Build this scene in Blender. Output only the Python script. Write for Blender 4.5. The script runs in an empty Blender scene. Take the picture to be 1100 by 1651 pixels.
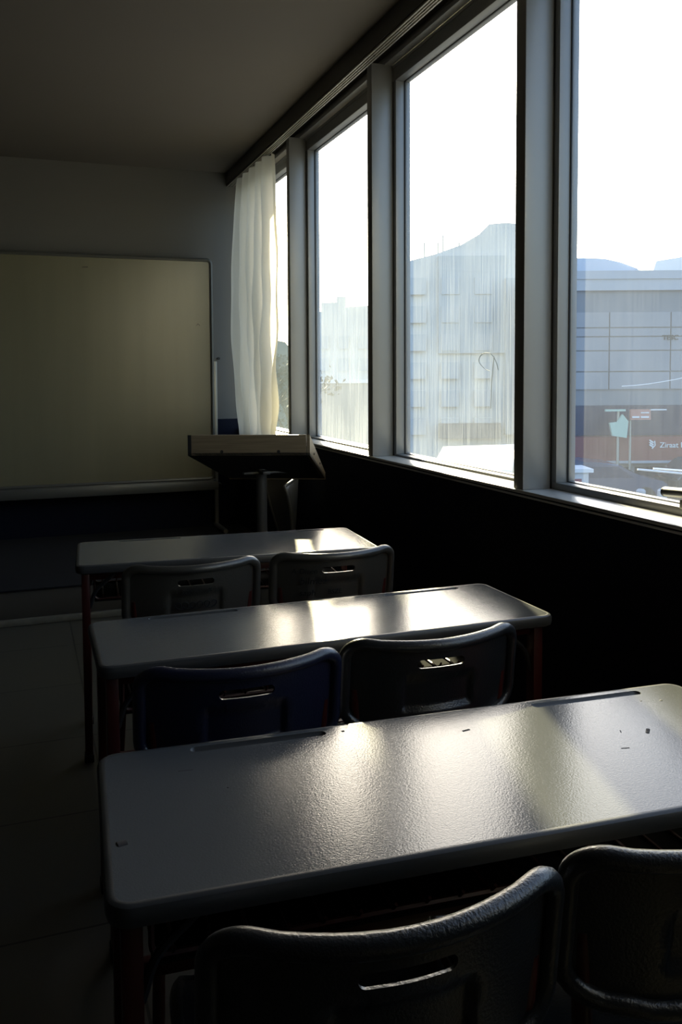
import bpy, bmesh, math, random
from mathutils import Vector, Matrix
S = bpy.context.scene
C = S.collection
PI = math.pi
random.seed(7)

# ------------------------------------------------------------------ camera
cam = bpy.data.cameras.new('camera')
co = bpy.data.objects.new('camera', cam); C.objects.link(co)
RT = Vector((0.9438547, -0.3302844, -0.00710771))
DN = Vector((-0.02509651, -0.05023234, -0.99842219))
FW = Vector((0.32940624, 0.94254386, -0.05570102))
CAMZ = 1.38
co.matrix_world = Matrix(((RT.x, -DN.x, -FW.x, 0), (RT.y, -DN.y, -FW.y, 0), (RT.z, -DN.z, -FW.z, CAMZ), (0, 0, 0, 1)))
cam.sensor_fit = 'AUTO'; cam.sensor_width = 36
cam.lens = 1341.13 * 36 / 1651
cam.shift_x = (550 - 503.25) / 1651
cam.shift_y = -(825.5 - 679.75) / 1651
cam.clip_start = 0.05; cam.clip_end = 500
S.camera = co

# ------------------------------------------------------------------ sky, sun, exposure
SUN_AZ = math.radians(15.4)     # from +Y towards +X
SUN_EL = math.radians(23.5)
w = bpy.data.worlds.new('world'); S.world = w; w.use_nodes = True
nt = w.node_tree; nt.nodes.clear()
wo = nt.nodes.new('ShaderNodeOutputWorld'); bg = nt.nodes.new('ShaderNodeBackground')
sky = nt.nodes.new('ShaderNodeTexSky'); sky.sky_type = 'NISHITA'; sky.sun_disc = False
sky.sun_elevation = SUN_EL; sky.sun_rotation = SUN_AZ
sky.air_density = 1.0; sky.dust_density = 2.6; sky.ozone_density = 1.0
bg.inputs['Strength'].default_value = 0.50
wbal = nt.nodes.new('ShaderNodeMix'); wbal.data_type = 'RGBA'; wbal.blend_type = 'MULTIPLY'
wbal.inputs[0].default_value = 1; wbal.inputs[7].default_value = (.93, 1.0, 1.06, 1)
nt.links.new(sky.outputs[0], wbal.inputs[6]); nt.links.new(wbal.outputs[2], bg.inputs[0]); nt.links.new(bg.outputs[0], wo.inputs[0])
sl = bpy.data.lights.new('sun', 'SUN'); so = bpy.data.objects.new('sun', sl); C.objects.link(so)
sl.energy = 25.0; sl.angle = math.radians(0.6); sl.color = (1.0, 0.90, 0.55)
sd = Vector((math.sin(SUN_AZ) * math.cos(SUN_EL), math.cos(SUN_AZ) * math.cos(SUN_EL), math.sin(SUN_EL)))
so.rotation_euler = (-sd).to_track_quat('-Z', 'Y').to_euler()
S.view_settings.view_transform = 'Standard'; S.view_settings.look = 'None'
S.view_settings.gamma = 1; S.view_settings.use_curve_mapping = False
S.view_settings.exposure = 0.0

# ------------------------------------------------------------------ materials
def mat(name, col, rough=0.5, metal=0.0, spec=0.5, bump=None, vary=None, coat=0):
    m = bpy.data.materials.new(name); m.use_nodes = True
    n = m.node_tree.nodes; l = m.node_tree.links; p = n['Principled BSDF']
    p.inputs['Base Color'].default_value = (*col, 1); p.inputs['Roughness'].default_value = rough
    p.inputs['Metallic'].default_value = metal; p.inputs['Specular IOR Level'].default_value = spec
    if coat: p.inputs['Coat Weight'].default_value = coat
    tc = n.new('ShaderNodeTexCoord')
    if bump:
        sc, st, dist = bump
        t = n.new('ShaderNodeTexNoise'); t.inputs['Scale'].default_value = sc; t.inputs['Detail'].default_value = 3
        b = n.new('ShaderNodeBump'); b.inputs['Strength'].default_value = st; b.inputs['Distance'].default_value = dist
        l.new(tc.outputs['Object'], t.inputs['Vector']); l.new(t.outputs[0], b.inputs['Height']); l.new(b.outputs[0], p.inputs['Normal'])
    if vary:
        sc, amt = vary
        t = n.new('ShaderNodeTexNoise'); t.inputs['Scale'].default_value = sc; t.inputs['Detail'].default_value = 5
        r = n.new('ShaderNodeMix'); r.data_type = 'RGBA'
        r.inputs[6].default_value = (*[c * (1 - amt) for c in col], 1); r.inputs[7].default_value = (*[min(1, c * (1 + amt)) for c in col], 1)
        l.new(tc.outputs['Object'], t.inputs['Vector']); l.new(t.outputs[0], r.inputs[0]); l.new(r.outputs[2], p.inputs['Base Color'])
    return m
M = {}
M['paint'] = mat('paint_warm_white', (.150, .144, .130), .75, bump=(60, .15, .002), vary=(1.5, .06))
M['ceiling'] = mat('paint_ceiling', (.152, .132, .110), .85, bump=(80, .15, .002), vary=(1.2, .06))
M['navy'] = mat('paint_navy', (.004, .006, .018), .6, spec=.15, bump=(60, .1, .001))
M['alu'] = mat('satin_aluminium', (.30, .295, .28), .42, metal=.35, bump=(90, .05, .001), vary=(4, .05))
M['alu_dark'] = mat('dark_rubber_gasket', (.012, .012, .012), .6)
M['sill'] = mat('sill_grey', (.62, .62, .60), .3, metal=.3, vary=(8, .08))
M['rail'] = mat('rail_metal', (.42, .39, .33), .4, metal=.4)
M['desk'] = mat('desk_laminate', (.085, .089, .090), .15, spec=.38, bump=(320, .26, .0009), vary=(6, .04))
M['desk_edge'] = mat('desk_edge_plastic', (.045, .045, .043), .40, bump=(300, .15, .001))
M['red'] = mat('red_painted_steel', (.05, .005, .0035), .4)
M['matte_black'] = mat('matte_black', (.006, .006, .006), .9, spec=.05)
M['black'] = mat('black_plastic', (.012, .012, .013), .5)
M['chair_blue'] = mat('chair_plastic_blue', (.010, .013, .034), .30, spec=.8, bump=(260, .35, .002))
M['chair_grey'] = mat('chair_plastic_grey', (.017, .018, .019), .30, spec=.8, bump=(260, .4, .002))
M['chair_brown'] = mat('chair_plastic_taupe', (.050, .046, .038), .30, spec=.8, bump=(260, .3, .002))
M['chair_white'] = mat('chair_plastic_pale', (.09, .088, .08), .3)
M['ink'] = mat('ink', (.004, .004, .006), .7)
def board_sheen_bands(m):  # vertical reflection streaks painted into the base colour
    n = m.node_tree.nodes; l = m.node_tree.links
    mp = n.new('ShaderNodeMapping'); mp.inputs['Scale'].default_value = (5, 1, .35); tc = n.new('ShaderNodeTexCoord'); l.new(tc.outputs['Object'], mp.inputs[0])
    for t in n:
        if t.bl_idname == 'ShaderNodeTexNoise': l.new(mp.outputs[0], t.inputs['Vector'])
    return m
M['board'] = mat('whiteboard_enamel', (.20, .185, .12), .27, spec=.62, vary=(1.2, .16)); board_sheen_bands(M['board'])
M['board_frame'] = mat('whiteboard_frame', (.11, .11, .10), .4, metal=.3)
M['steel'] = mat('brushed_steel', (.38, .38, .35), .35, metal=.6)
M['post'] = mat('grey_painted_post', (.10, .10, .10), .4, metal=.2)
M['carpet'] = mat('platform_carpet', (.003, .003, .006), .95, bump=(200, .3, .003))
M['riser'] = mat('platform_riser', (.07, .062, .05), .6)
M['skirt'] = mat('platform_edge_strip', (.20, .19, .15), .5, vary=(25, .3))

def wood():
    m = mat('lectern_wood', (.30, .215, .125), .45)
    n = m.node_tree.nodes; l = m.node_tree.links; p = n['Principled BSDF']
    tc = n.new('ShaderNodeTexCoord'); mp = n.new('ShaderNodeMapping'); mp.inputs['Scale'].default_value = (2, 2, 45)
    t = n.new('ShaderNodeTexNoise'); t.inputs['Scale'].default_value = 3; t.inputs['Detail'].default_value = 6
    r = n.new('ShaderNodeValToRGB'); r.color_ramp.elements[0].color = (.15, .115, .07, 1); r.color_ramp.elements[1].color = (.20, .155, .10, 1)
    r.color_ramp.elements[0].position = .35; r.color_ramp.elements[1].position = .65
    l.new(tc.outputs['Object'], mp.inputs[0]); l.new(mp.outputs[0], t.inputs[0]); l.new(t.outputs[0], r.inputs[0]); l.new(r.outputs[0], p.inputs[0])
    return m
M['wood'] = wood()

def tiles():
    m = mat('floor_tiles', (.15, .14, .115), .38)
    n = m.node_tree.nodes; l = m.node_tree.links; p = n['Principled BSDF']
    tc = n.new('ShaderNodeTexCoord'); mp = n.new('ShaderNodeMapping'); mp.inputs['Location'].default_value = (.35, -2.09 + .5775 * 4, 0)
    b = n.new('ShaderNodeTexBrick'); b.offset = 0; b.inputs['Scale'].default_value = 1
    b.inputs['Brick Width'].default_value = .5775; b.inputs['Row Height'].default_value = .5775
    b.inputs['Mortar Size'].default_value = .0035; b.inputs['Mortar Smooth'].default_value = .1
    b.inputs['Color1'].default_value = (.085, .080, .064, 1); b.inputs['Color2'].default_value = (.078, .073, .059, 1); b.inputs['Mortar'].default_value = (.014, .013, .011, 1)
    l.new(tc.outputs['Object'], mp.inputs[0]); l.new(mp.outputs[0], b.inputs[0]); l.new(b.outputs[0], p.inputs[0])
    return m
M['floor'] = tiles()

def curtain_mat():
    m = bpy.data.materials.new('cream_curtain'); m.use_nodes = True; n = m.node_tree.nodes; l = m.node_tree.links; n.clear()
    o = n.new('ShaderNodeOutputMaterial'); d = n.new('ShaderNodeBsdfDiffuse'); t = n.new('ShaderNodeBsdfTranslucent'); mx = n.new('ShaderNodeMixShader')
    d.inputs[0].default_value = (.72, .69, .60, 1); t.inputs[0].default_value = (.80, .76, .64, 1); mx.inputs[0].default_value = .5
    tc = n.new('ShaderNodeTexCoord'); ns = n.new('ShaderNodeTexNoise'); ns.inputs['Scale'].default_value = 9; ns.inputs['Detail'].default_value = 4
    bp = n.new('ShaderNodeBump'); bp.inputs['Strength'].default_value = .35; bp.inputs['Distance'].default_value = .02
    l.new(tc.outputs['Object'], ns.inputs[0]); l.new(ns.outputs[0], bp.inputs['Height']); l.new(bp.outputs[0], d.inputs['Normal'])
    l.new(d.outputs[0], mx.inputs[1]); l.new(t.outputs[0], mx.inputs[2]); l.new(mx.outputs[0], o.inputs[0])
    return m
M['curtain'] = curtain_mat()

def glass_mat(name, grime_glow, streak, low=1.0, tint=(.86, .88, .86)):
    """thin window pane: clear, with a film of grime that scatters daylight; its amount also imitates sun glow and is graded by height"""
    m = bpy.data.materials.new(name); m.use_nodes = True; n = m.node_tree.nodes; l = m.node_tree.links; n.clear()
    o = n.new('ShaderNodeOutputMaterial'); tr = n.new('ShaderNodeBsdfTransparent'); sc = n.new('ShaderNodeBsdfTranslucent')
    sc.inputs[0].default_value = (*tint, 1); mx = n.new('ShaderNodeMixShader')
    tc = n.new('ShaderNodeTexCoord'); mp = n.new('ShaderNodeMapping'); mp.inputs['Scale'].default_value = (1, 130, 2.6)
    ns = n.new('ShaderNodeTexNoise'); ns.inputs['Scale'].default_value = 1.0; ns.inputs['Detail'].default_value = 5
    cl = n.new('ShaderNodeTexNoise'); cl.inputs['Scale'].default_value = 4.0; cl.inputs['Detail'].default_value = 5
    l.new(tc.outputs['Object'], mp.inputs[0]); l.new(mp.outputs[0], ns.inputs[0]); l.new(tc.outputs['Object'], cl.inputs[0])
    sp = n.new('ShaderNodeSeparateXYZ'); l.new(tc.outputs['Object'], sp.inputs[0])
    def mth(op, a, b=None):
        q = n.new('ShaderNodeMath'); q.operation = op
        for i, v in enumerate((a, b)):
            if v is None: continue
            if isinstance(v, (int, float)): q.inputs[i].default_value = v
            else: l.new(v, q.inputs[i])
        return q.outputs[0]
    s1 = mth('MULTIPLY', mth('SUBTRACT', ns.outputs[0], .5), streak * 2)
    s2 = mth('MULTIPLY', mth('SUBTRACT', cl.outputs[0], .5), .9)
    h = n.new('ShaderNodeMapRange'); h.inputs['From Min'].default_value = 1.0; h.inputs['From Max'].default_value = 2.6
    h.inputs['To Min'].default_value = 1.0; h.inputs['To Max'].default_value = 1 - .55 * low; l.new(sp.outputs[2], h.inputs['Value'])
    f = mth('MULTIPLY', mth('MULTIPLY', mth('ADD', mth('ADD', 1.0, s1), s2), grime_glow), h.outputs[0])
    f = mth('MAXIMUM', f, .004)
    l.new(f, mx.inputs[0]); l.new(tr.outputs[0], mx.inputs[1]); l.new(sc.outputs[0], mx.inputs[2])
    gl = n.new('ShaderNodeBsdfGlossy'); gl.inputs['Roughness'].default_value = .02
    lw = n.new('ShaderNodeLayerWeight'); lw.inputs[0].default_value = .5
    fr = mth('ADD', mth('MULTIPLY', mth('POWER', lw.outputs['Facing'], 5.0), .5), .03)
    m2 = n.new('ShaderNodeMixShader'); l.new(fr, m2.inputs[0]); l.new(mx.outputs[0], m2.inputs[1]); l.new(gl.outputs[0], m2.inputs[2])
    l.new(m2.outputs[0], o.inputs[0])
    return m

# ------------------------------------------------------------------ mesh helpers
def link(name, bm, m, parent=None, smooth=True, angle=38):
    me = bpy.data.meshes.new(name)
    bmesh.ops.recalc_face_normals(bm, faces=bm.faces)
    bm.to_mesh(me); bm.free()
    ms = m if isinstance(m, (list, tuple)) else [m]
    for x in ms: me.materials.append(x)
    if smooth:
        me.polygons.foreach_set('use_smooth', [True] * len(me.polygons))
        me.set_sharp_from_angle(angle=math.radians(angle))
    o = bpy.data.objects.new(name, me); C.objects.link(o)
    if parent: o.parent = parent
    return o
def thing(name, label, cat, loc=(0, 0, 0), rz=0, group=None):
    o = bpy.data.objects.new(name, None); C.objects.link(o); o.empty_display_size = .1
    o.location = loc; o.rotation_euler = (0, 0, rz)
    return tag(o, label, cat, group)
def tag(o, label, cat, group=None, kind=None):
    if label: o['label'] = label
    if cat: o['category'] = cat
    if group: o['group'] = group
    if kind: o['kind'] = kind
    return o
def struct_e(name, loc=(0, 0, 0)):
    o = bpy.data.objects.new(name, None); C.objects.link(o); o.location = loc; o['kind'] = 'structure'; return o
def struct(name, bm, m, **k):
    o = link(name, bm, m, **k); o['kind'] = 'structure'; return o
def dup(root, loc, rz, label, mats=None):
    r = root.copy(); C.objects.link(r); r.location = loc; r.rotation_euler = (0, 0, rz); r['label'] = label
    for ch in list(root.children):
        c = ch.copy(); C.objects.link(c); c.parent = r
        for g in ch.children:
            d = g.copy(); C.objects.link(d); d.parent = c
    return r
def box(bm, a, b, bev=0, seg=2, mi=0, rot=None, piv=None):
    x0, y0, z0 = a; x1, y1, z1 = b
    vs = [bm.verts.new(p) for p in ((x0, y0, z0), (x1, y0, z0), (x1, y1, z0), (x0, y1, z0), (x0, y0, z1), (x1, y0, z1), (x1, y1, z1), (x0, y1, z1))]
    fs = [bm.faces.new([vs[i] for i in f]) for f in ((3, 2, 1, 0), (4, 5, 6, 7), (0, 1, 5, 4), (1, 2, 6, 5), (2, 3, 7, 6), (3, 0, 4, 7))]
    for f in fs: f.material_index = mi
    geo = vs
    if bev:
        es = {e for f in fs for e in f.edges}
        r = bmesh.ops.bevel(bm, geom=list(es), offset=bev, segments=seg, affect='EDGES', profile=.5)
        geo = list({v for f in r['faces'] for v in f.verts} | {v for v in vs if v.is_valid})
        for f in r['faces']: f.material_index = mi
    if rot is not None:
        bmesh.ops.rotate(bm, verts=geo, cent=piv or ((x0 + x1) / 2, (y0 + y1) / 2, (z0 + z1) / 2), matrix=rot)
    return geo
def bx(name, a, b, m, parent=None, bev=0, seg=2):
    bm = bmesh.new(); box(bm, a, b, bev, seg); return link(name, bm, m, parent)
def prism(bm, pts, vec, mi=0):
    """closed polygon of 3-D points extruded by vec"""
    v0 = [bm.verts.new(p) for p in pts]; v1 = [bm.verts.new(Vector(p) + Vector(vec)) for p in pts]; n = len(pts)
    fs = [bm.faces.new(v0), bm.faces.new(v1[::-1])] + [bm.faces.new((v0[i], v0[(i + 1) % n], v1[(i + 1) % n], v1[i])) for i in range(n)]
    for f in fs: f.material_index = mi
    return v0 + v1
def tube(bm, pts, r, n=10, cap=True, closed=False, sq=1.0, mi=0):
    pts = [Vector(p) for p in pts]; rs = r if isinstance(r, (list, tuple)) else [r] * len(pts)
    rings = []; prev = None; N = len(pts)
    for i, p in enumerate(pts):
        a = pts[(i - 1) % N] if (i or closed) else p; b = pts[(i + 1) % N] if (i < N - 1 or closed) else p
        t = (b - a).normalized()
        if prev is None:
            u = t.cross(Vector((0, 0, 1)))
            if u.length < .05: u = t.cross(Vector((1, 0, 0)))
        else: u = prev - t * prev.dot(t)
        u.normalize(); prev = u; v = t.cross(u)
        rings.append([bm.verts.new(p + (u * math.cos(k * 2 * PI / n) + v * math.sin(k * 2 * PI / n) * sq) * rs[i]) for k in range(n)])
    for i in range(N if closed else N - 1):
        A = rings[i]; B = rings[(i + 1) % N]
        for k in range(n):
            f = bm.faces.new((A[k], A[(k + 1) % n], B[(k + 1) % n], B[k])); f.material_index = mi
    if cap and not closed:
        for f in (bm.faces.new(rings[0][::-1]), bm.faces.new(rings[-1])): f.material_index = mi
def tb(name, pts, r, m, parent=None, n=10, **k):
    bm = bmesh.new(); tube(bm, pts, r, n, **k); return link(name, bm, m, parent)
def arcpts(pts, rad=.03, seg=5):
    """round the inner corners of a polyline"""
    P = [Vector(p) for p in pts]; out = [P[0]]
    for i in range(1, len(P) - 1):
        a = (P[i - 1] - P[i]); b = (P[i + 1] - P[i]); r = min(rad, a.length * .45, b.length * .45)
        A = P[i] + a.normalized() * r; B = P[i] + b.normalized() * r
        for k in range(seg + 1):
            t = k / seg; out.append((1 - t) ** 2 * A + 2 * t * (1 - t) * P[i] + t * t * B)
    out.append(P[-1]); return out
def rrect(w, h, r, seg=5, cx=0, cy=0):
    out = []
    for sx, sy, a0 in ((1, 1, 0), (-1, 1, PI / 2), (-1, -1, PI), (1, -1, 1.5 * PI)):
        for k in range(seg + 1):
            a = a0 + k * PI / 2 / seg
            out.append((cx + sx * (w / 2 - r) + r * math.cos(a), cy + sy * (h / 2 - r) + r * math.sin(a)))
    return out
def text_mesh(s, size, extr=.0006):
    cu = bpy.data.curves.new('lettering', 'FONT'); cu.body = s; cu.size = size; cu.extrude = extr; cu.align_x = 'LEFT'
    o = bpy.data.objects.new('lettering', cu); C.objects.link(o)
    dg = bpy.context.evaluated_depsgraph_get(); me = bpy.data.meshes.new_from_object(o.evaluated_get(dg))
    bpy.data.objects.remove(o); bpy.data.curves.remove(cu)
    bm = bmesh.new(); bm.from_mesh(me); bpy.data.meshes.remove(me); return bm

# ================================================================== the room
XW = 1.632          # inner face of window wall below the sill
XG = 1.800          # glass plane
YB = 6.40; YR = -2.8; XL = -4.2; ZC = 2.95; ZS = .977
bm = bmesh.new(); box(bm, (XL - .2, YR - .2, -.2), (XW + .24, YB + .2, 0)); struct('floor', bm, M['floor'])
bm = bmesh.new(); box(bm, (XL - .2, YR - .2, ZC), (XW + .24, YB + .2, ZC + .2)); struct('ceiling', bm, M['ceiling'])
def wall(name, a, b, zb):
    bm = bmesh.new(); box(bm, (a[0], a[1], 0), (b[0], b[1], zb), mi=1); box(bm, (a[0], a[1], zb), (b[0], b[1], ZC), mi=0)
    return struct(name, bm, [M['paint'], M['navy']])
wall('wall_back', (XL - .2, YB), (XW + .24, YB + .2), 1.042)
wall('wall_left', (XL - .2, YR), (XL, YB), 1.042)
wall('wall_rear', (XL - .2, YR - .2), (XW + .24, YR), 1.042)
bm = bmesh.new(); box(bm, (XW, YR, 0), (XW + .24, YB, ZS - .014)); box(bm, (XW, YR, ZS - .014), (XW + .24, -.16, ZC), mi=1); struct('wall_right', bm, [M['navy'], M['paint']])  # unseen upper stretch behind the camera, left windowless to keep light out
# lintel above the windows with a stepped underside
bm = bmesh.new(); box(bm, (1.743, -.16, 2.862), (XW + .24, YB, ZC)); box(bm, (1.700, -.16, 2.877), (1.743, YB, 2.893), .002); box(bm, (1.715, -.16, 2.905), (1.743, YB, 2.915), .002)
struct('trim_1', bm, M['alu'])
# boxed-in pelmet along the ceiling
bm = bmesh.new(); box(bm, (1.543, YR, 2.858), (1.600, YB, ZC), .002); struct('trim_2', bm, M['paint'])
# sill board
bm = bmesh.new(); box(bm, (XW - .006, -.16, ZS - .012), (1.86, YB, ZS), .003); box(bm, (XW - .004, -.16, ZS - .024), (XW + .01, YB, ZS - .017), .001)
struct('trim_3', bm, M['sill'])
# mullion posts
MY = [6.385, 5.075, 3.765, 2.462, 1.15, -.16]
for i, y in enumerate(MY):
    bm = bmesh.new(); wdt = .058 if i else .014
    box(bm, (XW, y, ZS), (1.743, y + wdt, 2.88), .003)
    box(bm, (1.743, y, ZS), (1.832, y + wdt, 2.862), .002)
    struct('trim_%d' % (4 + i), bm, M['alu'])
# window units
GL = {1: glass_mat('glass_far', .16, .3, .2, (.60, .66, .62)), 2: glass_mat('glass_grimy', .28, .9, .8), 3: glass_mat('glass_streaked', .17, 1.3, 1.0),
      4: glass_mat('glass_hazy', .082, .35, -.35, (.80, .85, .95))}  # heavier grime on the middle panes imitates glow growing towards the sun
for i in range(1, 6):
    y1 = MY[i - 1]; y0 = MY[i] + .058
    e = struct_e('window_%d' % i, (0, 0, 0))
    fw = .030; bot = ZS + (.024 if i >= 4 else .010); top = 2.80
    bm = bmesh.new()
    def ring(x0, x1, inset, z0, z1):
        box(bm, (x0, y0, ZS), (x1, y1, z0), .002); box(bm, (x0, y0, z1), (x1, y1, 2.862), .002)
        box(bm, (x0, y0, z0), (x1, y0 + inset, z1), .002); box(bm, (x0, y1 - inset, z0), (x1, y1, z1), .002)
    ring(1.746, 1.792, fw, bot, top)
    ring(1.796, 1.822, fw + .004, bot + .003, top - .004)
    link('window_frame', bm, M['alu'], e)
    bm = bmesh.new()
    for (a, b) in (((1.7915, y0 + fw - .002, bot), (1.7965, y0 + fw + .004, top)), ((1.7915, y1 - fw - .004, bot), (1.7965, y1 - fw + .002, top)),
                   ((1.7915, y0 + fw, bot - .002), (1.7965, y1 - fw, bot + .0025)), ((1.7915, y0 + fw, top - .003), (1.7965, y1 - fw, top + .002)),
                   ((1.7435, y1 - .004, ZS), (1.7460, y1, 2.80))):
        box(bm, a, b)
    link('gasket', bm, M['alu_dark'], e)
    bm = bmesh.new(); box(bm, (1.803, y0 + fw, bot), (1.8032, y1 - fw, top))
    bm.free(); bm = bmesh.new()
    vs = [bm.verts.new(p) for p in ((1.803, y0 + .02, bot - .004), (1.803, y1 - .02, bot - .004), (1.803, y1 - .02, top + .004), (1.803, y0 + .02, top + .004))]
    bm.faces.new(vs)
    g = link('glass', bm, GL[min(i, 4)], e)
    if i == 4:      # lever handle
        bm = bmesh.new(); tube(bm, arcpts([(1.700, 1.862, 1.047), (1.700, 1.80, 1.051), (1.700, 1.66, 1.060)], .02), .0155, 16, sq=.9)
        tube(bm, [(1.746, 1.70, 1.052), (1.705, 1.70, 1.056)], .009)
        h = link('window_handle', bm, M['steel'], e); h['label'] = 'silver lever handle on the sash'
        bm = bmesh.new(); tube(bm, [(1.700, 1.8600, 1.047), (1.700, 1.8640, 1.0468)], .0160, 16, sq=.9)
        link('handle_cap', bm, M['black'], h)
        bm = bmesh.new(); box(bm, (1.690, 1.66, 1.008), (1.746, 1.800, 1.034), .004); link('handle_bracket', bm, M['rail'], e)
# finger-drawn loop in the grime of window 3
bm = bmesh.new()
def onp(px, py, x=1.8015):
    d = RT * (px - 503.25) + DN * (py - 679.75) + FW * 1341.13
    t = x / d.x; return Vector((x, d.y * t, d.z * t + CAMZ))
LOOP = [(1.8015, 2.958, 1.392), (1.8015, 2.99, 1.398), (1.8015, 3.03, 1.418), (1.8015, 3.047, 1.435), (1.8015, 3.035, 1.455), (1.8015, 3.0, 1.468), (1.8015, 2.955, 1.465), (1.8015, 2.925, 1.445), (1.8015, 2.905, 1.42), (1.8015, 2.895, 1.395)]
tube(bm, arcpts(LOOP, .02, 4), .0022, 6, sq=.4)
tube(bm, arcpts([(1.8015, 2.925, 1.45), (1.8015, 2.935, 1.41), (1.8015, 2.945, 1.34), (1.8015, 2.95, 1.24)], .02), .0018, 6, sq=.4)
o = link('smear_mark', bm, mat('wiped_grime', (.40, .42, .40), .8), bpy.data.objects['window_3'])

# curtain rail
cr = thing('curtain_rail', 'long metal curtain rail under the boxed pelmet above the windows', 'curtain rail', (1.572, 1.8, 2.85))
bm = bmesh.new()
for x0, x1 in ((-.026, -.018), (-.010, -.004), (.004, .010), (.018, .026)): box(bm, (x0, YR - 1.8 + .02, -.006), (x1, YB - 1.8 - .003, .008), .001)
box(bm, (-.026, YR - 1.8 + .02, .002), (.026, YB - 1.8 - .003, .0078))
link('rail', bm, M['rail'], cr)
for yy in (-.4, .9, 1.8, 2.7, 3.9):
    bm = bmesh.new(); tube(bm, [(0, yy, -.0065), (0, yy, .002)], .004, 8); link('screw', bm, M['black'], cr)

# curtain
bm = bmesh.new(); NU, NV = 150, 44; ZT, ZB = 2.842, .90
cols = []
for i in range(NU + 1):
    t = i / NU
    row = []
    for j in range(NV + 1):
        s = j / NV; z = ZT + (ZB - ZT) * s
        gather = .50 + .50 * min(1, s * 2.2) ** .6
        y = 5.34 + (6.12 - 5.34) * t + .02 * math.sin(3 * s * PI + t * 9) * s
        amp = (.020 + .026 * gather)
        x = 1.585 + .01 * (1 - t) + amp * math.sin(t * 2 * PI * 5.0 + .5 * math.sin(s * 4 + t * 5)) + .010 * math.sin(t * 41 + s * 5) * s + .008 * math.sin(s * 23 + t * 17) * min(1, s * 1.6) * (1 - t * .5)
        bulge = .05 * math.sin(PI * min(1, s * 1.05)) * (t ** 2)
        x = min(x - bulge, 1.617 + .07 * max(0, min(1, (z - 1.0) / .3)))
        row.append(bm.verts.new((x, y, z)))
    cols.append(row)
for i in range(NU):
    for j in range(NV): bm.faces.new((cols[i][j], cols[i + 1][j], cols[i + 1][j + 1], cols[i][j + 1]))
cu = link('curtain', bm, M['curtain'], angle=180)
tag(cu, 'cream curtain drawn to the front corner beside the first window', 'curtain')

# front platform
pf = thing('teaching_platform', 'low dark-topped platform across the front of the room under the whiteboard', 'platform', (0, 5.6, 0))
bx('platform_body', (XL + .003, 4.86 - 5.6, .001), (XW - .003, YB - 5.6 - .003, .192), M['riser'], pf, .003)
bx('carpet', (XL + .003, 4.845 - 5.6, .192), (XW - .003, YB - 5.6 - .003, .202), M['carpet'], pf, .002)
bx('edge_strip', (XL + .003, 4.83 - 5.6, .001), (XW - .003, 4.86 - 5.6, .036), M['skirt'], pf, .003)

# ================================================================== whiteboard on its stand
wb = thing('whiteboard', 'large whiteboard on a metal stand in front of the back wall', 'whiteboard', (.22, 6.28, .202))
BX0, BX1, BZ0, BZ1 = -1.18, 1.165, .389, 2.055
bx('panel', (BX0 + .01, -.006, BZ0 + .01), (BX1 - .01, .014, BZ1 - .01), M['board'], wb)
bm = bmesh.new()
path = [(x, 0, z) for x, z in rrect(BX1 - BX0, BZ1 - BZ0, .03, 5, (BX0 + BX1) / 2, (BZ0 + BZ1) / 2)]
tube(bm, path, .016, 8, closed=True, sq=1.0)
f = link('frame', bm, M['board_frame'], wb)
bm = bmesh.new(); box(bm, (BX0, -.085, .312), (BX1 + .02, .012, .322), .002); box(bm, (BX0, -.09, .312), (BX1 + .02, -.084, .378), .002); box(bm, (BX0, -.012, .318), (BX1 + .02, .004, .385), .002)
link('pen_tray', bm, M['board_frame'], wb)
for sx in (BX0 - .03, BX1 + .03):
    s = 1 if sx > 0 else -1
    bm = bmesh.new(); box(bm, (sx - .014, .02, .03), (sx + .014, .048, 1.290), .004)
    p = link('post', bm, M['steel'], wb)
    bx('post_sleeve', (sx - .028, .000, .90 - .55), (sx - .012 , .020, 1.285), M['black'], p, .003)
    bm = bmesh.new(); tube(bm, [(sx - .02 * s, .0, .36), (sx + .0, -.03, .34)], .02, 12); tube(bm, [(sx, -.03, .34), (sx, -.055, .33)], .026, 12); link('clamp_knob', bm, M['black'], p)
    bm = bmesh.new(); tube(bm, [(sx, -.27, .022), (sx, .07, .022)], .018, 10); link('foot', bm, M['steel'], wb)
bm = bmesh.new(); tube(bm, [(-.68 + .9, -.0075, 1.97), (-.64 + .9, -.0075, 1.972)], .002, 6); link('pen_mark', bm, M['ink'], wb); bm = bmesh.new(); tube(bm, arcpts([(1.05, -.0075, 1.56), (1.06, -.0075, 1.575), (1.075, -.0075, 1.56)], .004), .0014, 6)
link('pen_mark', bm, M['ink'], wb)
bm = bmesh.new(); tube(bm, [(1.31, 6.3985, 1.515), (1.31, 6.385, 1.515)], .010, 10)
tag(link('wall_plug', bm, M['black']), 'small black fixing in the wall right of the whiteboard post', 'wall fixing')
bpy.data.objects['wall_plug'].location = (.155, 0, 0)

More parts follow.
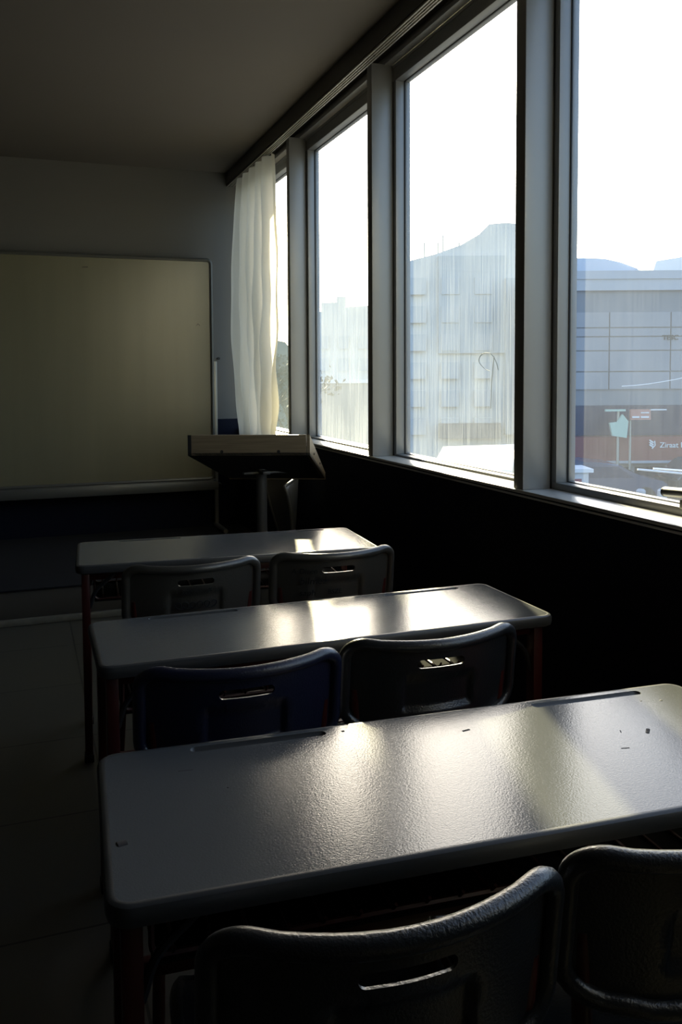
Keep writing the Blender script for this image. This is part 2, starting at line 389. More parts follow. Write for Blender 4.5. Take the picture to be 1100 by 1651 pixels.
# ================================================================== lectern
lc = thing('lectern', 'wooden lectern with a slanted tray top on a grey metal post', 'lectern', (1.19, 4.22, 0))
O = Vector((1.19, 4.22, 0))
FL = Vector((.786, 4.15, .979)) - O; FR = Vector((1.357, 3.919, .979)) - O; BR = Vector((1.55, 4.22, .815)) - O; BL = Vector((1.06, 4.40, .82)) - O
up = Vector((0, 0, 1)); fd = (FR - FL).normalized(); dd = Vector((-fd.y, fd.x, 0))
bm = bmesh.new(); g = Vector((0, 0, .104)); ins = fd * .018
prism(bm, [FL + ins, FR - ins, FR - ins + g, FL + ins + g], dd * .018)
fp = link('front_panel', bm, M['wood'], lc)
for t in (.28, .745):
    q = FL + (FR - FL) * t + up * .020
    bm = bmesh.new(); tube(bm, [q - dd * .0015, q + dd * .003], .0085, 14); link('screw_cap', bm, M['black'], fp)
bm = bmesh.new(); prism(bm, [FR, FR + g, BR + up * .035, BR], -fd * .016); sp = link('side_panel', bm, M['wood'], lc)
for t in (.25, .62):
    q = FR + (BR - FR) * t + up * .04
    bm = bmesh.new(); nn = Vector((.9, -.3, 0)); tube(bm, [q - nn * .002, q + nn * .003], .006, 10); link('screw_cap', bm, M['black'], sp)
bm = bmesh.new(); prism(bm, [FL, FL + g, BL + up * .035, BL], fd * .016); link('side_panel', bm, M['black'], lc)
bm = bmesh.new(); prism(bm, [FL, FR, BR, BL], up * .014); link('sloped_base', bm, M['black'], lc)
bm = bmesh.new(); prism(bm, [BL, BR, BR + up * .035, BL + up * .035], -dd * .012); link('paper_stop', bm, M['wood'], lc)
tb('post', [(0, 0, .52), (0, 0, .895)], .028, M['post'], lc, 20)
tb('post_sleeve', [(0, 0, .02), (0, 0, .54)], .033, M['post'], lc, 20)
bm = bmesh.new(); tube(bm, [(0, 0, .50), (-.03, -.04, .50)], .006, 8); tube(bm, [(-.012, -.030, .50), (-.02, -.045, .50)], .012, 10); link('height_knob', bm, M['black'], lc)
bm = bmesh.new(); box(bm, (-.10, -.02, .862), (.16, .02, .874), .002); box(bm, (-.02, -.10, .866), (.02, .12, .884), .002); link('mounting_plate', bm, M['post'], lc)
for k in range(4):
    a = PI / 4 + k * PI / 2
    tb('foot', [(.02 * math.cos(a), .02 * math.sin(a), .045), (.20 * math.cos(a), .20 * math.sin(a), .022)], [.022, .018], M['post'], lc, 10)

# ================================================================== desks
def desk_top(L, D, T=.032):
    bm = bmesh.new(); r = .035; seg = 6
    def loop(ins, z):
        return [bm.verts.new((x, y, z)) for x, y in rrect(L - 2 * ins, D - 2 * ins, max(.008, r - ins), seg)]
    prof = [(.010, -T), (.002, -T + .004), (0, -T + .012), (0, -.009), (.003, -.003), (.007, -.0004), (.010, 0.0), (.013, 0.0), (.016, 0.0)]
    rings = [loop(i, z) for i, z in prof]; n = len(rings[0])
    for ri, (A, B) in enumerate(zip(rings, rings[1:])):
        for k in range(n):
            f = bm.faces.new((A[k], A[(k + 1) % n], B[(k + 1) % n], B[k])); f.material_index = 1 if ri < 7 else 0
    f = bm.faces.new(rings[0][::-1]); f.material_index = 1
    edges = []
    top = rings[-1]
    for k in range(n): edges.append(bm.edges.get((top[k], top[(k + 1) % n])))
    for gx in (-L / 2 + .285, L / 2 - .235):
        gl = [(gx + x, D / 2 - .033 + y) for x, y in rrect(.25, .020, .0099, 6)]
        a = [bm.verts.new((x, y, 0)) for x, y in gl]
        b = [bm.verts.new((gx + (x - gx) * .985, D / 2 - .033 + (y - D / 2 + .033) * .72, -.004)) for x, y in gl]
        c = [bm.verts.new((gx + (x - gx) * .95, D / 2 - .033 + (y - D / 2 + .033) * .30, -.0065)) for x, y in gl]
        m_ = len(a)
        for P, Q in ((a, b), (b, c)):
            for k in range(m_):
                f = bm.faces.new((P[k], P[(k + 1) % m_], Q[(k + 1) % m_], Q[k])); f.material_index = 1
        f = bm.faces.new(c); f.material_index = 1
        for k in range(m_): edges.append(bm.edges.get((a[k], a[(k + 1) % m_])))
    res = bmesh.ops.triangle_fill(bm, edges=edges, use_beauty=True)
    for f in res['geom']:
        if isinstance(f, bmesh.types.BMFace): f.material_index = 0
    return bm
def make_desk(label, loc, rz, L=1.2, D=.45, H=.72):
    t = thing('school_desk', label, 'desk', loc, rz, 'two-seat school desks along the windows')
    # local: origin at floor under centre of top
    bm = desk_top(L, D); bmesh.ops.translate(bm, verts=bm.verts, vec=(0, 0, H)); link('desktop', bm, [M['desk'], M['desk_edge']], t, angle=30)
    lx = L / 2 - .034; ly = D / 2 - .055; zt = H - .034
    for sx in (-1, 1):
        for sy in (-1, 1):
            x = sx * lx; y = sy * ly
            bm = bmesh.new(); box(bm, (x - .014, y - .019, .012), (x + .014, y + .019, zt), .003)
            lg = link('leg', bm, M['red'], t)
            bx('foot_cap', (x - .017, y - .022, 0), (x + .017, y + .022, .03), M['black'], lg, .003)
            # curved black bracket from leg to the underside of the top
            bm = bmesh.new(); tube(bm, arcpts([(x - sx * .012, y, zt - .13), (x - sx * .03, y, zt - .07), (x - sx * .10, y, zt - .012)], .05, 6), .007, 8)
            link('bracket', bm, M['black'], lg)
        bm = bmesh.new(); box(bm, (sx * lx - .012, -ly + .019, .235), (sx * lx + .012, ly - .019, .265), .003); link('side_rail', bm, M['red'], t)
        bx('top_rail', (sx * lx - .012, -ly + .019, zt - .03), (sx * lx + .012, ly - .019, zt - .002), M['red'], t, .003)
    bm = bmesh.new(); box(bm, (-lx + .014, ly - .010, .34), (lx - .014, ly + .010, .37), .003); link('long_rail', bm, M['red'], t)
    bx('long_rail', (-lx + .014, ly - .010, zt - .03), (lx - .014, ly + .010, zt - .002), M['red'], t, .003)
    bx('long_rail', (-lx + .014, -ly + .00, zt - .03), (lx - .014, -ly + .018, zt - .002), M['red'], t, .003)
    # book shelf: thin panel on a wire cradle
    bx('shelf_panel', (-lx + .03, -ly + .05, zt - .122), (lx - .03, ly - .02, zt - .118), M['matte_black'], t)
    bm = bmesh.new(); z = zt - .115
    for y in (-ly + .06, ly - .03): tube(bm, arcpts([(-lx + .03, y, zt - .01), (-lx + .03, y, z), (lx - .03, y, z), (lx - .03, y, zt - .01)], .02, 4), .005, 6)
    k = -lx + .06
    while k < lx - .04:
        tube(bm, [(k, -ly + .045, z + .018), (k, -ly + .06, z), (k, ly - .03, z), (k, ly - .02, z + .05)], .003, 5); k += .055
    link('wire_shelf', bm, M['red'], t)
    return t
def desk_at(label, bl, rz, L, D):
    c = Vector((L / 2, -D / 2, 0)); R = Matrix.Rotation(rz, 3, 'Z'); p = Vector((bl[0], bl[1], 0)) + R @ c
    return make_desk(label, p, rz, L, D)
d1 = desk_at('grey two-seat desk nearest the camera, with scratched top', (.1086, 1.4698), -.0603, 1.2, .45)
d2 = desk_at('grey two-seat desk in the middle row, between the nearest and farthest desks', (.152, 2.290), -.006, 1.220, .385)
d3 = desk_at('grey two-seat desk in the far row, closest to the lectern', (.1957, 3.424), -.0749, 1.13, .45)
# dents and scratches in the near desktop
def mark(pts, r=.0012):
    bm = bmesh.new(); tube(bm, [(x, y, .72) for x, y in pts], r, 6, sq=.25); link('scratch', bm, M['ink'], d1)
for pts, r in (([(-.578, -.076), (-.565, -.073)], .0075), ([(-.47, .12), (-.445, .118)], .0012), ([(.055, .125), (.07, .128)], .003), ([(.375, .02), (.388, .035)], .0035),
               ([(.29, -.02), (.305, -.022)], .002), ([(.40, -.05), (.42, -.048)], .0018), ([(-.16, .188), (-.155, .19)], .003), ([(.33, .035), (.335, .045)], .001),
               ([(.50, .14), (.503, .143)], .003), ([(.46, .15), (.463, .153)], .002), ([(-.40, .04), (-.398, .042)], .002), ([(.49, .055), (.505, .05)], .0025)):
    mark(pts, r)

# ================================================================== chairs
BW = .205; CUR = .062
def back_pt(u, v, off=0.0):
    """u across -1..1, v height in metres (absolute), off = along back normal (towards rear)"""
    y = -CUR * (1 - abs(u) ** 1.9)
    s = 1.9 * CUR * abs(u) ** .9 / BW * (1 if u > 0 else -1)
    n = Vector((s, -1, 0)).normalized()
    lean = -(v - .60) * .12
    return Vector((u * BW, y + lean, v)) + n * off
def outline(seg=8):
    """u,v outline of the backrest counter-clockwise from top right"""
    pts = []
    def c(cx, cz, r, a0, a1, n, ru=None):
        for k in range(n + 1):
            a = a0 + (a1 - a0) * k / n; pts.append((cx + (ru or r) * math.cos(a), cz + r * math.sin(a)))
    c(BW - .040, .815 - .032, .032, 0, PI / 2, seg, .040)
    for k in range(1, 12):
        t = k / 12; x = (BW - .040) * (1 - 2 * t); pts.append((x, .815 - .006 * (1 - abs(x / BW) ** 2)))
    c(-BW + .040, .815 - .032, .032, PI / 2, PI, seg, .040)
    c(-BW + .075, .655, .055, PI, 1.5 * PI, seg, .075)
    for k in range(1, 10):
        t = k / 10; x = (-BW + .075) * (1 - 2 * t); pts.append((x, .600 - .010 * (1 - abs(x / BW) ** 2)))
    c(BW - .075, .655, .055, 1.5 * PI, 2 * PI, seg, .075)
    return pts
def back_bm(slot=True):
    bm = bmesh.new(); OL = outline()
    # shell: flat (u,v) fill with a slot, subdivided, then bent
    vs = [bm.verts.new((x, z, 0)) for x, z in OL]; es = [bm.edges.new((vs[i], vs[(i + 1) % len(vs)])) for i in range(len(vs))]
    sl = rrect(.112, .019, .009, 5, 0, .757); 
    a = [bm.verts.new((x, z, 0)) for x, z in sl]; es += [bm.edges.new((a[i], a[(i + 1) % len(a)])) for i in range(len(a))]
    bmesh.ops.triangle_fill(bm, edges=es, use_beauty=True)
    for x in [i * .0205 - .1845 for i in range(19)] + [-.087, -.078, -.074, .074, .078, .087]:
        g = bm.verts[:] + bm.edges[:] + bm.faces[:]
        bmesh.ops.bisect_plane(bm, geom=g, plane_co=(x, 0, 0), plane_no=(1, 0, 0))
    for z in (.605, .625, .640, .648, .656, .664, .672, .680, .688, .696, .704, .712, .720, .735, .785, .800):
        g = bm.verts[:] + bm.edges[:] + bm.faces[:]
        bmesh.ops.bisect_plane(bm, geom=g, plane_co=(0, z, 0), plane_no=(0, 1, 0))
    base = bm.verts[:]; res = bmesh.ops.extrude_face_region(bm, geom=bm.faces[:]); top = {v for v in res['geom'] if isinstance(v, bmesh.types.BMVert)}
    def sm(a, b, x):
        t = max(0, min(1, (x - a) / (b - a))); return t * t * (3 - 2 * t)
    for v in bm.verts:
        x, z = v.co.x, v.co.y; rear = v in top
        rec = sm(.088, .076, abs(x)) * sm(.062 / 2 + .01, .062 / 2 - .002, abs(z - .6825 - .004)) if 1 else 0
        off = (.0022 if rear else -.0022) - .011 * rec
        # soft lip around the slot
        lip = sm(.078, .060, abs(x)) * sm(.026, .012, abs(z - .757)); off += 0 * lip
        v.co = back_pt(x / BW, z, off)
    # rolled rim
    tube(bm, [back_pt(x / BW * .985, z + (-.010 if z > .72 else .008), .004) for x, z in OL], .0135, 10, closed=True, sq=1.0)
    return bm
def seat_bm():
    bm = bmesh.new(); n, m_ = 24, 22; rows = []
    for i in range(n + 1):
        u = i / n * 2 - 1; row = []
        for j in range(m_ + 1):
            t = j / m_ * 2 - 1
            # squircle map for rounded corners
            k = .16; x = u * (1 - k * t * t * abs(t)) * .200 if t < 0 else u * (1 - .10 * t ** 4) * .200
            y = t * (1 - .06 * u ** 4) * .205 + .20
            z = .452 + .018 * u ** 4 - .012 * (1 - u * u) * (1 - t * t) - .022 * max(0, t - .6) ** 2 * 6 + .012 * max(0, -t - .5) ** 2 * 4
            row.append(bm.verts.new((x, y, z)))
        rows.append(row)
    for i in range(n):
        for j in range(m_): bm.faces.new((rows[i][j], rows[i + 1][j], rows[i + 1][j + 1], rows[i][j + 1]))
    r = bmesh.ops.extrude_face_region(bm, geom=bm.faces[:])
    bmesh.ops.translate(bm, verts=[v for v in r['geom'] if isinstance(v, bmesh.types.BMVert)], vec=(0, 0, -.012))
    edge = [rows[i][0].co for i in range(n + 1)] + [rows[n][j].co for j in range(1, m_ + 1)] + [rows[i][m_].co for i in range(n - 1, -1, -1)] + [rows[0][j].co for j in range(m_ - 1, 0, -1)]
    tube(bm, [c + Vector((0, 0, -.006)) for c in edge], .010, 8, closed=True)
    return bm
def make_chair(label, loc, rz, m, group='moulded plastic chairs tucked at the desks'):
    t = thing('school_chair', label, 'chair', loc, rz, group)
    link('backrest', back_bm(), m, t, angle=50); link('seat', seat_bm(), m, t, angle=60)
    for s in (-1, 1):
        x = s * .165
        yb = back_pt(s * .80, .66).y
        bm = bmesh.new(); tube(bm, arcpts([(s * .178, yb + .012, .70), (x, -.005, .47), (x, .02, .42)], .05, 6), .0125, 12); link('back_support', bm, M['red'], t)
        for y0, y1 in ((.02, -.07), (.36, .41)):
            bm = bmesh.new(); tube(bm, [(x, y0, .43), (x + s * .02, y1, .02)], .0125, 12); lg = link('leg', bm, M['red'], t)
            bm = bmesh.new(); tube(bm, [(x + s * .02, y1 - (.0 if y1 < 0 else -.0), .034), (x + s * .0212, y1, 0.0)], .016, 12); link('rubber_foot', bm, M['black'], lg)
        bm = bmesh.new(); tube(bm, [(x, .005, .428), (x, .37, .428)], .0115, 10); link('seat_rail', bm, M['red'], t)
    bm = bmesh.new(); tube(bm, [(-.165, .05, .425), (.165, .05, .425)], .010, 10); link('cross_rail', bm, M['red'], t)
    tb('cross_rail', [(-.165, .33, .425), (.165, .33, .425)], .010, M['red'], t)
    return t
def chair_copy(src, label, loc, rz, m=None):
    r = dup(src, loc, rz, label)
    if m:
        for c in r.children:
            if c.name.split('.')[0] in ('backrest', 'seat'):
                c.data = c.data.copy(); c.data.materials[0] = m
    return r
c0 = make_chair('dark grey plastic chair at the left of the nearest desk', (.372, .835, 0), -.05, M['chair_grey'])
c1 = chair_copy(c0, 'dark grey plastic chair at the right of the nearest desk, cut by the frame edge', (.812, .835, 0), -.03)
c2 = chair_copy(c0, 'dark blue plastic chair at the left of the middle desk', (.408, 1.640, 0), -.02, M['chair_blue'])
c3 = chair_copy(c0, 'dark grey plastic chair at the right of the middle desk', (.848, 1.660, 0), -.02)
c4 = chair_copy(c0, 'taupe plastic chair with small scribbles at the left of the far desk', (.487, 2.545, 0), .0, M['chair_brown'])
c5 = chair_copy(c0, 'taupe plastic chair covered in handwriting at the right of the far desk', (.953, 2.55, 0), -.02, M['chair_brown'])
sc_ = thing('shell_chair', 'dark plastic chair with a curved tapering back standing sideways behind the lectern post', 'chair', (1.40, 4.56, 0), .0)
bm = bmesh.new(); rows = []
for j in range(15):
    t = j / 14; z = .40 + .40 * t; half = .10 + .11 * math.sin(min(1, t * 1.15) * PI * .5) * (1 if t < .86 else (1 - ((t - .86) / .14) ** 2 * .22)); wrap = .03 + .10 * t
    row = []
    for i in range(17):
        u = i / 8 - 1; row.append(bm.verts.new((.06 - wrap * abs(u) ** 2 + .03 * t, u * half, z - .035 * abs(u) ** 3 * t)))
    rows.append(row)
for j in range(14):
    for i in range(16): bm.faces.new((rows[j][i], rows[j][i + 1], rows[j + 1][i + 1], rows[j + 1][i]))
rr = bmesh.ops.extrude_face_region(bm, geom=bm.faces[:]); bmesh.ops.translate(bm, verts=[v for v in rr['geom'] if isinstance(v, bmesh.types.BMVert)], vec=(.010, 0, 0))
edge = [rows[j][0].co.copy() for j in range(14)] + [rows[14][i].co.copy() for i in range(17)] + [rows[j][16].co.copy() for j in range(13, -1, -1)]
tube(bm, [e + Vector((.005, 0, 0)) for e in edge], .009, 8)
link('backrest', bm, M['chair_white'], sc_, angle=60)
bx('seat', (-.34, -.19, .40), (.07, .19, .425), M['black'], sc_, .012, 3)
tb('pedestal', [(-.13, 0, .06), (-.13, 0, .40)], .025, M['post'], sc_, 12)
for k in range(4):
    a = k * PI / 2 + PI / 4
    tb('foot', [(-.13, 0, .07), (-.13 + .17 * math.cos(a), .17 * math.sin(a), .016)], [.018, .014], M['post'], sc_, 8)
def write(chair, items):
    for s, size, x, z in items:
        bm = text_mesh(s, size)
        bmesh.ops.subdivide_edges(bm, edges=[e for e in bm.edges if e.calc_length() > .012], cuts=2)
        for v in bm.verts:
            px = x + v.co.x + .12 * v.co.y; pz = z + v.co.y
            v.co = back_pt(px / BW, pz, .0085 + v.co.z)
        link('handwriting', bm, M['ink'], chair)
write(c5, [('A Diren', .024, -.150, .748), ('bilmez', .032, -.125, .713), ('saph', .028, -.125, .675)])
bm = None
for s, size, x, z in (('BSZE', .022, -.035, .676),):
    bm = text_mesh(s, size)
    for v in bm.verts: v.co = back_pt((x + v.co.x) / BW, z + v.co.y, .0 + v.co.z)
    link('handwriting', bm, M['ink'], c5)
write(c4, [('0000', .018, -.045, .722), ('%', .016, .035, .726)])
bm = bmesh.new()
pts = []
for k in range(60):
    a = k / 59; pts.append(back_pt((-.06 + .12 * a + .014 * math.cos(a * 34)) / BW, .684 + .011 * math.sin(a * 34), -.001))
tube(bm, pts, .0016, 5); link('scribble', bm, M['ink'], c4)

# ================================================================== outside
EA = Vector((math.cos(.3362), -math.sin(.3362), 0)); FA = Vector((math.sin(.3362), math.cos(.3362), 0))   # along the street, away from the room
GZ = -2.8
def ext(lat, dep, z=0): return EA * lat + FA * dep + Vector((0, 0, z))
def ebox(bm, l0, l1, d0, d1, z0, z1, mi=0):
    prism(bm, [ext(l0, d0, z0), ext(l1, d0, z0), ext(l1, d1, z0), ext(l0, d1, z0)], (0, 0, z1 - z0), mi)
E1 = mat('facade_panels_grey', (.20, .215, .235), .6, vary=(.6, .12)); E2 = mat('facade_panels_pale', (.42, .44, .47), .6, vary=(.8, .1))
E3 = mat('dark_shop_glass', (.012, .028, .075), .2); E4 = mat('sign_red', (.20, .055, .05), .6, vary=(1.2, .3)); E5 = mat('facade_cream', (.62, .62, .59), .7, vary=(.7, .1))
E6 = mat('snowy_roof', (.8, .8, .8), .8); E7 = mat('asphalt', (.085, .095, .12), .9, vary=(2, .2)); E8 = mat('roof_bluegrey', (.50, .56, .66), .5)
E9 = mat('sign_white', (.75, .75, .75), .5); E10 = mat('pale_green_sign', (.40, .55, .45), .5); E11 = mat('orange_stripe', (.55, .20, .12), .5)
bm = bmesh.new(); prism(bm, [ext(-60, 2.5, GZ - .3), ext(90, -40, GZ - .3), ext(90, 140, GZ - .3), ext(-60, 140, GZ - .3)], (0, 0, .3)); tag(link('street_ground', bm, E7), None, None, kind='structure')
# building A: long commercial block behind window 4
O0 = ext(13, 30, GZ)
def part(name, parent, m, fn):
    bm = bmesh.new(); fn(bm); bmesh.ops.translate(bm, verts=bm.verts, vec=-parent.location); return link(name, bm, m, parent, smooth=False)
A = thing('commercial_building', 'long grey commercial block with panelled facade seen through the right window', 'building', O0)
def f(bm):
    ebox(bm, 8.2, 30, 30, 44, GZ, 4.95)
part('wall', A, E1, f)
def f(bm):
    ebox(bm, 8.1, 30.1, 29.85, 30, 4.32, 5.02); ebox(bm, 8.1, 30.1, 29.8, 30, 4.72, 4.80)
part('parapet', A, E2, f)
def f(bm):
    for z0, z1 in ((3.02, 3.55), (2.70, 2.98), (2.2, 2.66), (1.45, 2.16), (.8, 1.41)):
        l = 8.5 
        while l < 28: ebox(bm, l, l + 2.16, 29.92, 30, z0, z1); l += 2.2
part('cladding_panels', A, mat('cladding', (.27, .285, .31), .6, vary=(.9, .12)), f)
def f(bm): ebox(bm, 8.3, 29.5, 29.9, 30.0, -.86, .22)
part('shopfront_glazing', A, E3, f)
def f(bm): ebox(bm, 8.2, 29.5, 29.3, 30, -1.72, -.88)
sg = part('sign_band', A, E4, f)
def f(bm): ebox(bm, 8.2, 29.5, 29.2, 30, -1.80, -1.72)
part('canopy_edge', A, E2, f)
def f(bm):
    l = 8.6
    while l < 28:
        ebox(bm, l, l + .12, 29.85, 30, GZ, -1.8); l += 1.45
    ebox(bm, 8.3, 29.5, 29.88, 30, -2.0, -1.8)
part('shop_posts', A, E2, f)
def f(bm):
    ebox(bm, 8.7, 29, 29.93, 30, GZ + .25, -2.02)
part('shop_windows', A, E3, f)
def f(bm):
    pts = [ext(l, 36, z) for l, z in ((8.3, 6.0), (9.5, 6.2), (10.6, 6.3), (11.7, 6.32), (12.6, 6.28), (13.3, 6.12), (14.0, 5.86), (14.6, 5.6), (15.2, 5.3), (15.2, 4.6), (8.3, 4.6))]
    prism(bm, pts, FA * 8)
part('curved_roof', A, E8, f)
def f(bm): prism(bm, [ext(13.6, 34, 4.6), ext(30, 34, 4.6), ext(30, 34, 6.3), ext(15.3, 34, 6.1), ext(14.0, 34, 5.9)], FA * 8)
part('rear_roof', A, E6, f)
def place_text(s, size, lat, dep, z, m, parent, nm='lettering'):
    bm = text_mesh(s, size, .02)
    for v in bm.verts: v.co = ext(lat + v.co.x, dep - v.co.z, z + v.co.y) - A.location
    link(nm, bm, m, parent)
place_text('Ziraat B', .27, 12.27, 29.27, -1.26, E9, A)
place_text('TESC', .25, 12.58, 29.89, 2.56, mat('letter_grey', (.06, .065, .07), .6), A)
# sheaf emblem beside the bank sign
bm = bmesh.new()
for k in range(3):
    z = -1.04 - k * .08
    pts = [(11.90, z + .05), (11.94, z + .06), (12.06, z - .02), (12.05, z - .07), (11.92, z + .01)]
    prism(bm, [ext(l, 29.26, zz) - A.location for l, zz in pts], FA * .04)
tube(bm, [ext(12.09, 29.27, -1.02) - A.location, ext(12.11, 29.27, -1.18) - A.location, ext(12.0, 29.27, -1.30) - A.location], .022, 6)
link('emblem', bm, E9, A)
tw = thing('advertising_board', 'pale green advertising board above the red shop sign', 'sign', ext(10.75, 28.9, GZ))
def f(bm):
    prism(bm, [ext(10.35, 28.85, -.35), ext(10.45, 28.85, -.80), ext(10.95, 28.85, -.88), ext(11.0, 28.85, -.30), ext(10.80, 28.85, -.05), ext(10.62, 28.85, -.32)], FA * .12)
    ebox(bm, 10.2, 10.9, 28.85, 28.95, .05, .12)
part('board_face', tw, E10, f)
def f(bm): tube(bm, [ext(10.7, 29.02, GZ), ext(10.7, 29.02, .1)], .05, 8)
part('pole', tw, M['steel'], f)
ps = thing('shop_sign', 'small pale red sign with white lines above the awning', 'sign', ext(11.3, 28.8, GZ))
def f(bm): ebox(bm, 11.05, 11.75, 28.8, 28.9, -.25, .12)
part('sign_face', ps, mat('dusty_red', (.45, .22, .18), .6), f)
def f(bm): ebox(bm, 11.1, 11.35, 28.77, 28.8, -.18, -.12); ebox(bm, 11.4, 11.68, 28.77, 28.8, -.18, -.12); ebox(bm, 11.4, 11.68, 28.77, 28.8, -.02, .02); ebox(bm, 11.7, 12.3, 28.8, 28.86, .08, .12)
part('sign_lines', ps, E9, f)
def f(bm): tube(bm, [ext(11.1, 28.95, GZ), ext(11.1, 28.95, .1)], .04, 8)
part('pole', ps, M['steel'], f)

# building B: tall pale block behind window 3
B = thing('tall_building', 'tall pale building with rising roofline seen through the streaked middle window', 'building', ext(6, 33, GZ))
def f(bm):
    out = [(3.6, GZ), (3.6, 5.75), (3.9, 5.85), (4.9, 6.1), (5.9, 6.45), (6.6, 6.85), (7.0, 7.25), (7.7, 7.3), (8.1, 7.25), (8.1, GZ)]
    prism(bm, [ext(l, 33, z) for l, z in out], FA * 10)
part('wall', B, E5, f)
def f(bm): ebox(bm, 5.0, 7.6, 32.8, 33, 2.2, 6.0); ebox(bm, 7.6, 8.0, 32.6, 33, -1, 5.1)
part('bay', B, mat('bay_panels', (.48, .51, .51), .6, vary=(.7, .12)), f)
for i in range(3):
    for j in range(6):
        def f(bm, i=i, j=j): ebox(bm, 3.8 + i * 1.3, 4.5 + i * 1.3, 32.75, 32.85, -1.0 + j * 1.1, -.35 + j * 1.1)
        part('window', B, mat('far_glass', (.50, .52, .52), .4) if 'far_glass' not in bpy.data.materials else bpy.data.materials['far_glass'], f)
def f(bm): ebox(bm, 5.0, 7.4, 32.5, 32.8, -1.15, -.55)
part('sign_band', B, mat('grey_sign', (.13, .14, .16), .6), f)
def f(bm):
    for l in (4.6, 5.15, 5.35, 6.0): tube(bm, [ext(l, 34, 5.5), ext(l, 34, 7.0 if l == 5.35 else 6.7)], .035, 6)
part('antenna', B, M['steel'], f)
# building C: stepped block behind window 2
Cc = thing('terraced_building', 'pale stepped building with flat snowy roofs seen through the second window', 'building', ext(1.4, 36, GZ))
def f(bm):
    out = [(-.6, GZ), (-.6, 3.3), (.05, 3.35), (.05, 4.1), (.45, 4.1), (.45, 4.5), (1.1, 4.5), (1.1, 4.75), (1.5, 4.75), (1.5, 4.3), (3.2, 4.4), (3.2, GZ)]
    prism(bm, [ext(l, 36, z) for l, z in out], FA * 8)
part('wall', Cc, E5, f)
def f(bm): ebox(bm, -.7, 3.0, 33.5, 36, GZ, 1.05)
part('annex', Cc, mat('annex_wall', (.30, .31, .30), .7), f)
def f(bm): ebox(bm, -.75, 3.05, 33.4, 36, 1.05, 1.18)
part('annex_roof', Cc, E6, f)
for i in range(3):
    for j in range(2):
        def f(bm, i=i, j=j): ebox(bm, .3 + i * .85, .75 + i * .85, 35.9, 36, 1.55 + j * .95, 2.1 + j * .95)
        part('window', Cc, bpy.data.materials['far_glass'], f)
# low flat canopy roof just outside window 3
K = thing('canopy_roof', 'bright flat canopy roof just below the middle window outside', 'canopy', ext(3.6, 17.8, GZ))
def f(bm): prism(bm, [ext(2.3, 16, -.55), ext(3.1, 19.6, -.45), ext(5.0, 20.2, -.45), ext(3.75, 15.6, -.55)], (0, 0, .12))
part('roof_slab', K, E6, f)
def f(bm):
    for l, d in ((2.5, 16.3), (3.3, 19.2), (4.7, 19.8), (3.6, 16.0)): tube(bm, [ext(l, d, GZ), ext(l, d, -.5)], .06, 8)
part('column', K, M['steel'], f)

# cars
def make_car(name, label, lat, dep, rz, m, h=1.42, L=4.1, van=False):
    t = thing(name, label, 'van' if van else 'car', ext(lat, dep, GZ), -.3362 + rz, None)
    if van: prof = [(-2, .35), (-2, 2.0), (-1.9, 2.1), (1.0, 2.1), (1.5, 1.35), (2.0, 1.15), (2.05, .35)]
    else: prof = [(-L / 2, .38), (-L / 2, .80), (-L / 2 + .25, .95), (-L / 2 + .75, h - .05), (-.35, h), (.45, h - .08), (1.05, .95), (L / 2 - .15, .80), (L / 2, .55), (L / 2, .35)]
    bm = bmesh.new(); prism(bm, [(x, -.82, z) for x, z in prof], (0, 1.64, 0)); bmesh.ops.bevel(bm, geom=bm.edges[:], offset=.06, segments=2, affect='EDGES'); link('body', bm, m, t)
    bm = bmesh.new()
    if van: prism(bm, [(.3, -.835, 1.35), (.3, -.835, 1.9), (.95, -.835, 1.9), (1.32, -.835, 1.35)], (0, 1.67, 0))
    else: prism(bm, [(-L / 2 + .55, -.835, .93), (-L / 2 + .9, -.835, h - .13), (.38, -.835, h - .15), (.9, -.835, .93)], (0, 1.67, 0))
    link('side_window', bm, E3, t)
    for x in (-1.25, 1.25):
        for s in (-1, 1):
            bm = bmesh.new(); tube(bm, [(x, s * .70, .32), (x, s * .86, .32)], .32, 20); link('wheel', bm, M['black'], t)
    return t
make_car('parked_car', 'dark blue car parked outside in front of the shops', 9.1, 26.5, .0, mat('car_blue', (.05, .07, .13), .25, coat=.5), L=4.1)
make_car('parked_car', 'black car parked outside below the bank sign at the frame edge', 13.5, 27.0, .05, mat('car_black', (.02, .022, .03), .2, coat=.5))
kk = thing('kiosk', 'small white kiosk with a reddish panel standing in the street beside the mullion', 'kiosk', ext(7.2, 23, GZ))
def f(bm): ebox(bm, 6.75, 7.55, 22.6, 23.4, GZ, -1.32)
part('body', kk, mat('kiosk_white', (.6, .6, .6), .5), f)
def f(bm): ebox(bm, 6.65, 7.65, 22.5, 23.5, -1.32, -1.22)
part('roof', kk, E9, f)
def f(bm): ebox(bm, 6.85, 7.35, 22.57, 22.6, -2.3, -1.5)
part('front_panel', kk, mat('kiosk_red', (.35, .12, .10), .6), f)
for i, (l, d) in enumerate(((9.3, 23.4), (9.9, 23.4))):
    bm = bmesh.new(); tube(bm, [(0, 0, 0), (0, 0, .85), (0, 0, .9)], [.14, .13, .08], 12)
    o = link('bollard', bm, E2); o.location = ext(l, d, GZ); tag(o, ('left' if i == 0 else 'right') + ' one of two pale bollards on the pavement outside', 'bollard', 'pavement bollards')
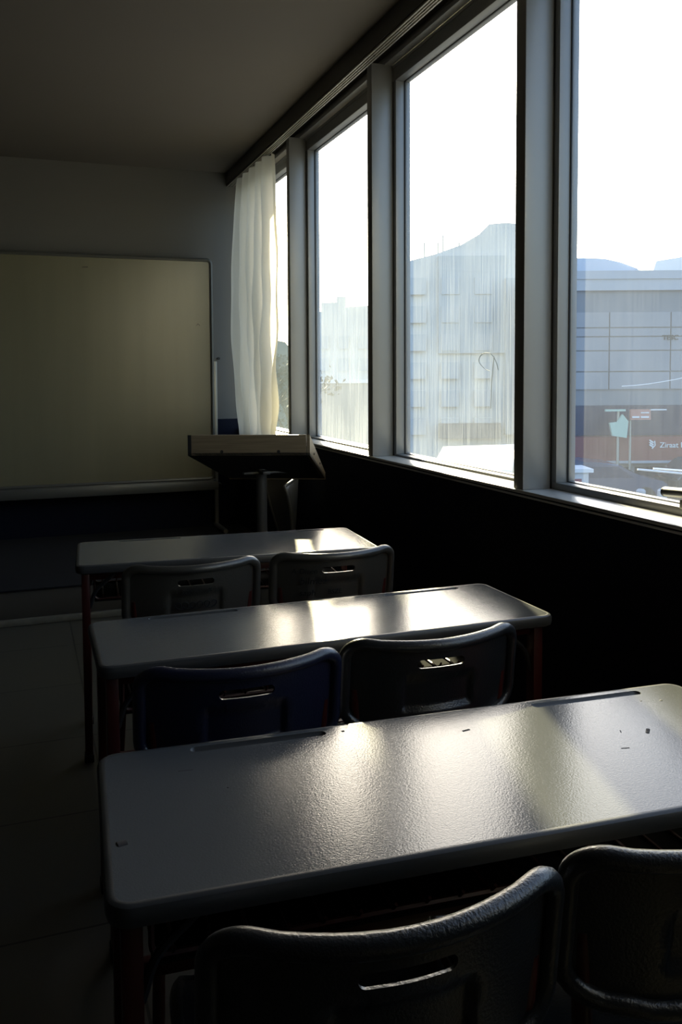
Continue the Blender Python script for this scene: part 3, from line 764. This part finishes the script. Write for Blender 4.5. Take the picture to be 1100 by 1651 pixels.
# overhead cable and two handrails
tag(tb('overhead_cable', [ext(8.2 + .35 * k, 22, 1.03 + .018 * k ** 1.6) for k in range(12)], .012, E9), 'thin pale cable strung across the street outside', 'cable')
hr = thing('handrail', 'pair of pale metal handrails outside below the opening window', 'railing', ext(6.6, 14, GZ))
def f(bm):
    tube(bm, [ext(5.5, 14, 1.38 - 1.63), ext(9.2, 13.4, 1.38 - 1.95)], .018, 8)
    tube(bm, [ext(5.85, 14.2, 1.38 - 1.64), ext(9.2, 13.6, 1.38 - 1.86)], .018, 8)
part('rail', hr, E9, f)
for l in (6.6, 8.2):
    def f(bm, l=l): tube(bm, [ext(l, 13.75, GZ), ext(l, 13.75, -.38 - (l - 6.6) * .07)], .03, 8)
    part('post', hr, M['steel'], f)

# street trees beyond the far window
leafm = mat('foliage', (.035, .055, .045), .8, vary=(3, .3)); bark = mat('bark', (.05, .042, .035), .9)
def make_tree(label, lat, dep, h, seed):
    random.seed(seed); t = thing('street_tree', label, 'tree', ext(lat, dep, GZ), 0, 'trees beyond the far window')
    bm = bmesh.new(); tips = []
    def grow(p, d, ln, r, lev):
        q = p + d * ln; tube(bm, [p, (p + q) / 2 + Vector((random.uniform(-.04, .04), random.uniform(-.04, .04), 0)), q], [r, r * .85, r * .65], 6, cap=False)
        if lev == 0: tips.append(q); return
        for k in range(3):
            nd = (d + Vector((random.uniform(-.7, .7), random.uniform(-.7, .7), random.uniform(-.1, .5)))).normalized(); grow(q, nd, ln * .66, r * .6, lev - 1)
        tips.append(q)
    grow(Vector((0, 0, 0)), Vector((0, 0, 1)), h * .33, .11, 5)
    link('branches', bm, bark, t)
    bm = bmesh.new()
    for q in tips:
        for k in range(5):
            c = q + Vector((random.gauss(0, .22), random.gauss(0, .22), random.gauss(0, .2))); a = Vector((random.gauss(0, 1), random.gauss(0, 1), random.gauss(0, 1))).normalized(); b = a.orthogonal().normalized()
            s = random.uniform(.05, .11); bm.faces.new([bm.verts.new(c + a * s), bm.verts.new(c + b * s), bm.verts.new(c - a * s), bm.verts.new(c - b * s)])
    lf = link('foliage', bm, leafm, t, smooth=False); lf['kind'] = 'stuff'
make_tree('grey-green tree farther left beyond the far window', -1.6, 22.5, 5.2, 3)
make_tree('grey-green tree nearer the mullion beyond the far window', -.75, 29, 5.1, 5)
Hd = thing('distant_house', 'grey-green house wall behind the trees beyond the far window', 'building', ext(-1.5, 40, GZ))
def f(bm): prism(bm, [ext(-4.5, 38, GZ), ext(-.7, 38, GZ), ext(-.7, 38, 2.2), ext(-1.2, 38, 2.9), ext(-4.5, 38, 3.5)], FA * 6)
part('wall', Hd, mat('greenish_wall', (.16, .20, .19), .7, vary=(.8, .2)), f)
